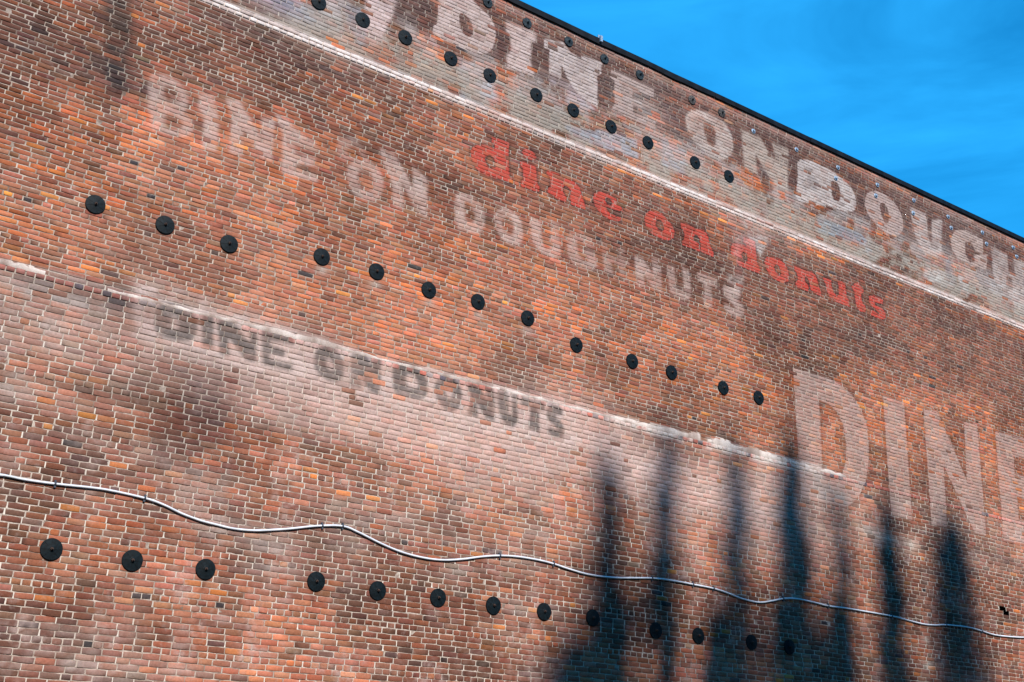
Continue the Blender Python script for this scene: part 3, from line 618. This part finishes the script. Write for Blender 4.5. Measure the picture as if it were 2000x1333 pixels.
# the bricks that show largest, one by one
corners = [project(np.where(s, bx0, bx1), np.full(NB, YW), np.where(t, bz0, bz1)) for s, t in ((1, 1), (0, 1), (0, 0), (1, 0))]
area = np.zeros(NB)
for k in range(4):
    a, b = corners[k], corners[(k+1) % 4]; area += a[0]*b[1]-b[0]*a[1]
area = np.abs(area)/2
vis = np.ones(NB, bool)
for a in corners: vis &= (a[0] > 0) & (a[0] < 2000) & (a[1] > 0) & (a[1] < 1333)
order = np.argsort(-np.where(vis, area, 0))[:300]
single = np.zeros(NB, bool); single[order] = True
V, Q, C = bricks_mesh(order, 3, 1)
n = len(V)//300; fq = Q[:len(Q)//300]
for k, b in enumerate(order):
    v = V[k*n:(k+1)*n].copy(); c0 = np.array([cx[b], YW, cz[b]]); v -= c0
    me = mesh_np("brick", v, fq, MAT_BRICK, C[k*n:(k+1)*n])
    link("brick", me, bld, Vector(c0)-Vector((ox, oy, oz)))
# all the others as one part
groups = []
rest = ~single
far = rest & ~fine
groups.append(bricks_mesh(np.where(far & (bh == 0))[0], 2, 1))
groups.append(bricks_mesh(np.where(far & (bh == 1))[0], 1, 1))
mid = rest & fine & ~big
groups.append(bricks_mesh(np.where(mid & (bh == 0))[0], 6, 2, .0008))
groups.append(bricks_mesh(np.where(mid & (bh == 1))[0], 3, 2, .0010))
groups.append(bricks_mesh(np.where(rest & big & (bh == 0))[0], 11, 3, .0006))
groups.append(bricks_mesh(np.where(rest & big & (bh == 1))[0], 6, 3, .0008))
off = 0; VV, QQ, CC = [], [], []
for V, Q, C in groups: VV.append(V); QQ.append(Q+off); CC.append(C); off += len(V)
VV = np.concatenate(VV); QQ = np.concatenate(QQ); CC = np.concatenate(CC)
me = mesh_np("brickwork", VV-np.array([ox, oy, oz]), QQ, MAT_BRICK, CC)
tag(link("brickwork", me, bld), kind="stuff")
print("bricks", NB, "fine", int(fine.sum()), "big", int(big.sum()), "quads", len(QQ))

# mortar: one recessed sheet, left out where bricks have gone
MS = .033
mxn, mzn = int((X1-X0)/MS)+1, int((Z1-Z0)/MS)+1
ux = np.linspace(X0, X1, mxn); uz = np.linspace(Z0, Z1, mzn)
MXg, MZg = np.meshgrid(ux, uz)
mn = rnd_field(MXg, MZg, WEARF); mb = rnd_field(MXg, MZg, STREAK); mw = rnd_field(MXg, MZg, WEAR)
MY = YW+.0062+(mn-.5)*.007
t = np.clip(sstep(mn, .38, .60)*.55+sstep(mb, .40, .60)*.45, 0, 1)
t = np.clip(t*(1+.5*(1-sstep(MZg, 4.6, 5.8))), 0, 1)*(.55+.45*sstep(rng.random(t.shape), 0, 1))
cm = lin((124, 102, 88))*(1-t[..., None])+lin((206, 190, 174))*t[..., None]
hi = sstep(MZg, 9.9, 10.2)[..., None]; cm = cm*(1-hi*.25)
SM = sample(MXg, MZg); al = np.clip(SM[..., 3:4]*.52, 0, 1); cm = cm*(1-al)+SM[..., :3]/np.maximum(SM[..., 3:4], 1e-4)*al
V = np.stack([MXg, MY, MZg], -1).reshape(-1, 3)
ii, jj = np.meshgrid(np.arange(mxn-1), np.arange(mzn-1)); a = (jj*mxn+ii).ravel()
Q = np.stack([a, a+1, a+mxn+1, a+mxn], 1)
fx = MXg[:-1, :-1].ravel()+MS/2; fz = MZg[:-1, :-1].ravel()+MS/2; kq = np.ones(len(Q), bool)
HV, HQ, HC = [], [], []
for n_h, (xj, g, zb, PT) in enumerate(hj):
    rr = random.random()
    if rr < (.14 if zb < 5.3 else .26) or xj > X1-.05: continue
    und = float(undul(np.array([xj]), np.array([zb]))[0]); w = g/2+.0022; wb = w+(random.uniform(.002, .012) if rr > .72 else random.uniform(-.001, .002)); yy = YW+.0024+random.uniform(0, .0012)
    z0_, z1_ = zb+.001, zb+PT-.001
    HV += [(xj-wb, yy, z0_+und), (xj+wb*random.uniform(.6, 1.2), yy, z0_+und), (xj-w+random.uniform(-.001, .001), yy, z0_+PT*.45+und), (xj+w+random.uniform(-.001, .001), yy, z0_+PT*.45+und), (xj-w, yy+.001, z1_+und), (xj+w, yy+.001, z1_+und)]
    b_ = 6*(len(HV)//6-1); HQ += [(b_, b_+1, b_+3, b_+2), (b_+2, b_+3, b_+5, b_+4)]
    t_ = random.random()**(.9 if zb < 5.3 else 1.5); HC += [lin((150, 128, 112))*(1-t_)+lin((226, 214, 198) if zb < 5.3 else (204, 188, 170))*t_]*6
HV = np.array(HV); HC = np.array(HC); SH = sample(HV[:, 0], HV[:, 2]); al_ = np.clip(SH[:, 3:4]*.6, 0, 1); HC = HC*(1-al_)+SH[:, :3]/np.maximum(SH[:, 3:4], 1e-4)*al_
me = mesh_np("pointing", HV-np.array([ox, oy, oz]), np.array(HQ), MAT_MORTAR, HC); tag(link("pointing", me, bld), kind="stuff")
for r in hole_rect: kq &= ~((fx > r[0]-.005) & (fx < r[1]+.005) & (fz > r[2]-.01) & (fz < r[3]+.01))
me = mesh_np("mortar", V-np.array([ox, oy, oz]), Q[kq], MAT_MORTAR, cm.reshape(-1, 3)); link("mortar", me, bld)

# the core of the wall, the rest of the building and its roof
mb_ = MB(); mb_.box(X0, X1, YW+.10, YW+.5, Z0, Z1); mb_.box(X0, X0+.4, YW+.5, YW+14, Z0, Z1); mb_.box(X1-.4, X1, YW+.5, YW+14, Z0, Z1); mb_.box(X0+.4, X1-.4, YW+13.6, YW+14, Z0, Z1)
o = mb_.build("wall_core", MAT_CORE, bld); o.location = (-ox, -oy, -oz)
mb_ = MB(); mb_.box(X0+.4, X1-.4, YW+.5, YW+13.6, Z1-.3, Z1-.1); o = mb_.build("roof", MAT_ROOF, bld); o.location = (-ox, -oy, -oz)

# lime fillet along the ledge: a thin ragged wedge of mortar above the header course
def fillet(name, px_pts, z_at, h_f, prot, colour, seed, gap=.35):
    r = np.random.default_rng(seed); xa, xb = px_pts; nx = int((xb-xa)/.04); xs = np.linspace(xa, xb, nx)
    def n1(cells, octs=3):
        return vnoise(nx, 2, cells, 1, octs, .6, r)[0]
    hh = h_f(xs)*(.15+1.5*n1((xb-xa)/.28, 4)); lo = -.006-.02*n1((xb-xa)/.3)*(h_f(xs) > .02)
    on = n1((xb-xa)/.9, 4) > gap
    tn = np.clip(n1((xb-xa)/.2, 4)*2.2-.7, 0, 1)
    V, Q, C = [], [], []
    cols = lin(colour); c2 = lin((150, 128, 116))
    for i, x in enumerate(xs):
        und = float(undul(np.array([x]), np.array([z_at]))[0])
        q = r.normal(0, .0012)
        V += [(x, YW-prot*.25, z_at+lo[i]+und+q), (x, YW-prot, z_at+.003+und), (x, YW-prot*.55, z_at+hh[i]*.55+und), (x, YW+.006, z_at+hh[i]+und+q)]
        t = tn[i]
        C += [cols*(1-t)+c2*t]*4
    for i in range(nx-1):
        if not (on[i] and on[i+1]): continue
        for k in range(3): Q.append((i*4+k, (i+1)*4+k, (i+1)*4+k+1, i*4+k+1))
    me = mesh_np(name, np.array(V)-np.array([ox, oy, oz]), np.array(Q), MAT_MORTAR, np.array(C)); return link(name, me, bld)
zl = ZL+.002
def hf(x): return .046+.045*np.exp(-((x-5.8)/.7)**2)+.06*np.exp(-((x-14.0)/1.9)**2)*1.3+.03*np.exp(-((x-2.0)/.35)**2)
fillet("ledge_mortar", (X0, 16.9), zl, hf, .009, (214, 198, 186), 5, .33)
# black roof edge in lengths, a little sagging at the left
edges = [X0-.05, 1.0, 3.6, 6.1, 8.7, 11.9, 13.6, 16.3, 19.0, 21.8, 24.6, 27.4, X1+.05]
for a_, b_ in zip(edges[:-1], edges[1:]):
    d = random.uniform(0, .014); s = .030 if a_ < 13 else 0
    m_ = MB(); z_ = Z1-.012
    nseg = 8; top, bot = [], []
    for k in range(nseg+1):
        x = a_+(b_-a_-.006)*k/nseg; sag = s*math.sin(math.pi*k/nseg)*random.uniform(.3, 1)+random.uniform(0, .006)
        m_.v += [(x, YW-.032-d, z_-.035-sag), (x, YW-.040-d, z_+.060-sag*.3), (x, YW+.30, z_+.085), (x, YW+.30, z_-.0)]
        m_.v += [(x, YW-.014, z_-.035-sag)]
        if k:
            p = 5*(k-1); q = 5*k
            m_.f += [(p, q, q+1, p+1), (p+1, q+1, q+2, p+2), (p+4, q+4, q, p), (p+2, q+2, q+3, p+3), (p+3, q+3, q+4, p+4)]
    m_.f += [(0, 1, 2, 3, 4), tuple(5*nseg+i for i in (4, 3, 2, 1, 0))]
    o = m_.build("roof_edge_strip", MAT_COPING, bld); o.location = (-ox, -oy, -oz)
# small hook bracket under the roof edge
x, z = wall(1170, 76)
m_ = MB(); m_.box(-.025, .025, -.07, .0, -.10, .02); m_.box(-.04, .04, -.012, .004, -.02, .06)
tag(m_.build("bracket", MAT_BOLT, None, (x, YW-.012, z)), "small metal bracket just under the black roof edge", "bracket")

# ------------------------------------------------------------------ anchor plates
def make_plate(r, mat, nutmat):
    root = empty("anchor_plate", (0, 0, 0))
    m = MB(); m.lathe([(r, -.004), (r, .010), (r*.985, .014), (r*.80, .0155), (r*.30, .021), (r*.24, .024), (0.001, .024)], 40)
    m.build("plate", mat, root, smooth=False)
    for k in range(8):           # faint cast ribs
        a = k*math.pi/4+.2; m = MB()
        ca, sa = math.cos(a), math.sin(a); w = .0045
        pts = []
        for rr, h in ((r*.28, .0235), (r*.92, .0175)):
            pts += [(rr*ca-w*sa, -h, rr*sa+w*ca), (rr*ca+w*sa, -h, rr*sa-w*ca), (rr*ca+w*sa, -h+.006, rr*sa-w*ca), (rr*ca-w*sa, -h+.006, rr*sa+w*ca)]
        m.add(pts, [(0, 1, 5, 4), (1, 2, 6, 5), (3, 0, 4, 7), (4, 5, 6, 7), (0, 3, 2, 1)])
        m.build("rib", mat, root)
    m = MB(); m.lathe([(.021, .020), (.021, .040), (.017, .043), (.001, .043)], 6); m.build("nut", nutmat, root)
    m = MB(); m.lathe([(.009, .040), (.009, .062), (.007, .065), (.001, .065)], 10); m.build("rod_end", nutmat, root)
    return root
def copy_tree(o):
    c = o.copy(); col.objects.link(c)
    for ch in list(o.children):
        d = ch.copy(); col.objects.link(d); d.parent = c
    return c
ORD = ['leftmost', 'second from the left', 'third from the left', 'fourth from the left', 'fifth from the left', 'sixth from the left', 'seventh from the left',
       'eighth from the left', 'ninth from the left', 'tenth from the left', 'eleventh from the left', 'twelfth from the left', 'thirteenth from the left']
ROWS = [
 ([(100,1073),(258,1095),(401,1112),(617,1136),(737,1154),(855,1168),(963,1183),(1062,1195),(1157,1207),(1280,1232),(1363,1242),(1467,1255),(1541,1264)], .1268, MAT_IRON, 'black anchor plate in the lowest row under the cable', 'anchor plates in the lowest row'),
 ([(186,400),(322,440),(447,477),(628,502),(735,531),(837,567),(933,590),(1030,622),(1125,674),(1234,706),(1311,728),(1412,758),(1481,777)], .1268, MAT_IRON, 'black anchor plate in the middle row of the wall', 'anchor plates in the middle row'),
 ([(622,5),(708,40),(791,74),(880,115),(956,148),(1047,186),(1119,216),(1193,248),(1265,279),(1357,318),(1423,345)], .1268, MAT_IRON, 'black anchor plate in the row above the white band', 'anchor plates above the white band'),
 ([(952,6),(1029,46),(1110,82),(1180,116),(1249,147),(1351,196),(1409,221)], .095, MAT_IRON_OLD, 'small anchor plate in the row under the roof edge', 'small anchor plates under the roof edge')]
for pts, r, mat, what, grp in ROWS:
    proto = make_plate(r, mat, MAT_RUST if r > .1 else MAT_IRON)
    for i, (px, py) in enumerate(pts):
        o = proto if i == 0 else copy_tree(proto)
        x, z = wall(px, py); o.location = (x, YW-.006, z); o.rotation_euler.y = random.uniform(0, 6.28)
        o.rotation_euler.x = random.uniform(-.02, .03)
        lb = f"{what}, {ORD[i]}"
        if r < .1 and i >= 5:
            lb = ('anchor plate dulled by brown paint under the roof edge, ' + ('left of the two' if i == 5 else 'right of the two'))
            for ch in o.children:
                if ch.name.startswith('plate'):
                    m2 = ch.data.copy(); m2.materials.clear(); m2.materials.append(MAT_IRON_PAINTED); ch.data = m2
        tag(o, lb, "anchor plate", grp)
# small bolt heads at the upper right
def make_bolt():
    root = empty("anchor_bolt", (0, 0, 0))
    m = MB(); m.lathe([(.052, -.004), (.052, .006), (.046, .010), (.001, .010)], 20); m.build("washer", MAT_BOLT, root)
    m = MB(); m.lathe([(.028, .008), (.028, .032), (.022, .037), (.001, .037)], 6); m.build("bolt_head", MAT_BOLT, root)
    return root
pb = make_bolt(); first = True
for pts, what in (([(1471,257),(1555,293),(1636,328),(1713,362),(1784,392),(1851,424),(1918,455),(1978,484)], 'grey-blue bolt head in the line under the roof edge'),
                  ([(1632,349),(1710,383),(1783,417),(1857,446),(1926,477),(1985,502)], 'grey-blue bolt head in the lower line across the letters')):
    for i, (px, py) in enumerate(pts):
        o = pb if first else copy_tree(pb); first = False
        x, z = wall(px, py); o.location = (x, YW-.006, z); o.rotation_euler.y = random.uniform(0, 1)
        tag(o, f"{what}, {ORD[i]}", "bolt", "bolt heads at the upper right")

# ------------------------------------------------------------------ the cable
cpx = [(-60,920),(0,928),(50,938),(107,946),(174,953),(215,959),(282,974),(319,987),(352,1003),(389,1017),(423,1026),(456,1033.5),(496,1037),(537,1035.5),(570,1033),(620,1028),(668,1028.5),(700,1041),(740,1061),(780,1078),(820,1089),(860,1094.5),(900,1093),(940,1088),(975,1086),(1010,1088),(1050,1094.5),(1080,1102),(1110,1112),(1150,1123),(1200,1129),(1272,1130),(1320,1136),(1352,1142),(1392,1150),(1420,1159),(1448,1170),(1480,1177),(1504,1174.5),(1528,1170),(1552,1170),(1584,1176),(1616,1184),(1660,1190),(1740,1204),(1768,1211),(1800,1219),(1824,1221.5),(1846,1221),(1888,1225.5),(1916,1233),(1944,1241),(1984,1245),(2010,1246),(2060,1252)]
cw = [wall(x, y) for x, y in cpx]; cw = [(X0, cw[0][1])]+cw+[(X1, cw[-1][1]-.05)]
RC = .0146
path = []
for k in range(len(cw)-1):
    p0, p1, p2, p3 = cw[max(k-1, 0)], cw[k], cw[k+1], cw[min(k+2, len(cw)-1)]
    for t in np.linspace(0, 1, 7)[:-1]:
        path.append(tuple(.5*((2*p1[i])+(-p0[i]+p2[i])*t+(2*p0[i]-5*p1[i]+4*p2[i]-p3[i])*t*t+(-p0[i]+3*p1[i]-3*p2[i]+p3[i])*t**3) for i in (0, 1)))
path.append(cw[-1])
yc = YW-.006-RC
root = empty("cable", (path[0][0], yc, path[0][1]))
tag(root, "long white cable that sags from clip to clip across the lower part of the wall", "cable")
m = MB(); NS = 12
for k, (x, z) in enumerate(path):
    a, b = path[max(k-1, 0)], path[min(k+1, len(path)-1)]
    tx, tz = b[0]-a[0], b[1]-a[1]; L_ = math.hypot(tx, tz) or 1; nx_, nz_ = -tz/L_, tx/L_
    for i in range(NS):
        a_ = 2*math.pi*i/NS
        m.v.append((x+nx_*RC*math.cos(a_)-path[0][0], RC*math.sin(a_), z+nz_*RC*math.cos(a_)-path[0][1]))
for k in range(len(path)-1):
    for i in range(NS):
        a, b = k*NS+i, k*NS+(i+1) % NS; m.f.append((a, b, b+NS, a+NS))
m.build("cable_sheath", MAT_CABLE, root, smooth=True)
mc = MB()
for k in range(9):
    a0, a1 = math.pi*k/8, math.pi*(k+1)/8
mc = MB(); NP = 10
for side in (-.012, .012):
    for rr in (RC+.0015, RC+.005):
        for i in range(NP+1):
            a_ = math.pi*i/NP; mc.v.append((side, -rr*math.sin(a_), rr*math.cos(a_)))
n_ = NP+1
for i in range(NP):
    mc.f += [(n_+i, n_+i+1, 3*n_+i+1, 3*n_+i), (i, i+1, n_+i+1, n_+i), (2*n_+i, 3*n_+i, 3*n_+i+1, 2*n_+i+1)]
mc.box(-.012, .012, -.004, .024, RC, RC+.030); mc.box(-.012, .012, -.004, .024, -RC-.030, -RC)
clip = None
for px, py in ((107,946),(282,974),(626,1027.5),(668,1028.5),(975,1086),(1080,1102),(1272,1130),(1352,1142),(1392,1150),(1528,1170),(1616,1184),(1740,1204),(1846,1221),(1916,1233)):
    x, z = wall(px, py); k = min(range(len(path)), key=lambda q: abs(path[q][0]-x)); p, q_ = path[max(k-1, 0)], path[min(k+1, len(path)-1)]
    loc = (path[k][0]-path[0][0], 0, path[k][1]-path[0][1])
    if clip is None: clip = mc.build("clip", MAT_CLIP, root); o = clip
    else: o = clip.copy(); col.objects.link(o)
    o.location = loc; o.rotation_euler.y = -math.atan2(q_[1]-p[1], q_[0]-p[0])

# ------------------------------------------------------------------ unseen building added behind the viewpoint to shut out sky light
opp = empty("sky_blocker", (-40, -8, GROUND)); tag(opp, "long flat-roofed brick block added behind the viewpoint to shut out sky light", "building")
MAT_OPP = plain("dull_brick", (.10, .05, .035), .9, 0, .3, 4, .3); MAT_GLASS = plain("dark_window_glass", (.02, .025, .03), .15)
m_ = MB(); m_.box(0, 110, -10, 0, 0, 17.5); m_.build("wall", MAT_OPP, opp)
m_ = MB(); m_.box(-.2, 110.2, -10.2, .2, 17.5, 17.7); m_.build("roof", MAT_COPING, opp)
wf = None
for k in range(22):
    for q in range(4):
        if wf is None:
            m_ = MB(); m_.box(-.9, .9, -.02, .03, 0, 2.2); m_.box(-1.0, 1.0, -.02, .10, -.12, 0); wf = m_.build("window", MAT_GLASS, opp); o = wf
        else: o = wf.copy(); col.objects.link(o)
        o.location = (3+k*4.8, 0, 1.6+q*4.0)
# ------------------------------------------------------------------ ground, and the trees behind the viewpoint whose shadows fall on the wall
me = bpy.data.meshes.new("ground"); s = 900
me.from_pydata([(-s, -s, GROUND), (s, -s, GROUND), (s, s, GROUND), (-s, s, GROUND)], [], [(0, 1, 2, 3)]); me.materials.append(MAT_BOUNCE_GROUND)
tag(link("ground", me), kind="structure")
def cypress(tip, wmax, seed, label, full=5.0, dens=1.0, bare=0.0):
    dens *= 1.7
    r = np.random.default_rng(seed); tx, ty, tz = tip; hgt = tz-GROUND
    root = empty("cypress_tree", (tx, ty, GROUND)); tag(root, label, "tree", "tall narrow trees behind the viewpoint")
    m = MB(); n = 10; zs = [0, hgt*.3, hgt*.6, hgt*.85, hgt*.985]; rs = [.28, .20, .13, .06, .012]
    for z_, r_ in zip(zs, rs):
        for i in range(n): a = 2*math.pi*i/n; m.v.append((r_*math.cos(a), r_*math.sin(a), z_))
    for k in range(4):
        for i in range(n): a, b = k*n+i, k*n+(i+1) % n; m.f.append((a, b, b+n, a+n))
    m.build("trunk", MAT_BARK, root)
    # sprays of foliage: small leaning quads through the crown's volume, thinner towards the tip
    cnt = int(7000*dens)
    d = r.random(cnt)**1.15*(hgt-2.5)                     # depth below the tip
    lobes = .8+.14*np.sin(d*2.1+seed)+.20*np.sin(d*7.3+seed*2)
    rad = wmax*np.clip(d/full, 0, 1)**.7*np.clip(lobes, .25, 1.3)+.08
    ang = r.random(cnt)*2*math.pi; q = r.random(cnt)**.75; bend = .05*np.sin(d*1.1+seed)+.06*np.sin(d*4.1+seed*3)
    clump = np.sin(d*6.1+ang*2+seed)+np.sin(d*11.7-ang*3+seed*2)
    keep = (r.random(cnt) > .55*np.exp(-d/1.5)) & (clump < .75+.5*r.random(cnt))
    c0 = np.stack([rad*q*np.cos(ang)+bend, rad*q*np.sin(ang), hgt-d], 1)[keep]
    k = len(c0); up = np.stack([np.cos(ang[keep])*.35, np.sin(ang[keep])*.35, np.ones(k)], 1)+r.normal(0, .25, (k, 3)); up /= np.linalg.norm(up, axis=1)[:, None]
    sd = np.cross(up, r.normal(0, 1, (k, 3))); sd /= np.linalg.norm(sd, axis=1)[:, None]
    ln = (.16+.16*r.random(k))[:, None]; wd = (.035+.045*r.random(k))[:, None]
    V = np.stack([c0-sd*wd, c0+sd*wd, c0+sd*wd*.5+up*ln, c0-sd*wd*.5+up*ln], 1).reshape(-1, 3)
    Q = np.arange(4*k).reshape(-1, 4)
    link("crown", mesh_np("crown", V, Q, MAT_LEAF), root)
T = 36.0                                                  # distance of the trees from the wall along the ground
def tree_at(px, py, wmax, seed, label, **kw):
    x, z = wall(px, py); t = (T+random.uniform(-.8, .8))/-sdir.y
    cypress((x+sdir.x*t, YW+sdir.y*t, z+sdir.z*t), wmax, seed, label, **kw)
tree_at(1188, 905, .40, 1, "narrow tree whose shadow is the leftmost of the tall dark streaks", full=3.2, dens=.8)
tree_at(1302, 855, .40, 2, "narrow tree whose shadow is the second tall dark streak from the left", full=3.0, dens=.8)
tree_at(1440, 885, .38, 3, "narrow tree whose shadow is the faint third tall streak from the left", full=3.0, dens=.7)
tree_at(1545, 865, .50, 4, "narrow tree whose shadow is the darkest and tallest streak", full=2.4, dens=1.5)
tree_at(1640, 975, .28, 5, "thin tree whose shadow is the faint streak right of the darkest one", full=2.6, dens=.6)
tree_at(1728, 985, .55, 6, "narrow tree whose shadow is the second streak from the right", full=2.4, dens=1.2)
tree_at(1855, 1030, 1.15, 7, "broad tree whose shadow is the wide rightmost dark patch", full=2.3, dens=1.6)
tree_at(1212, 1160, .50, 8, "low bushy tree whose shadow darkens the foot of the leftmost streak", full=2.0, dens=1.3)
tree_at(1398, 1195, .50, 9, "low bushy tree whose shadow lies under the third streak", full=1.4, dens=1.3)
tree_at(1632, 1190, .60, 10, "low bushy tree whose shadow lies right of the last anchor plate", full=1.5, dens=1.5)
tree_at(1120, 1250, .70, 11, "low bushy tree whose shadow lies at the lower edge, left of the streaks", full=1.4, dens=1.1)
tree_at(1528, 1180, .75, 12, "low bushy tree whose shadow covers the last anchor plate", full=1.4, dens=1.5)
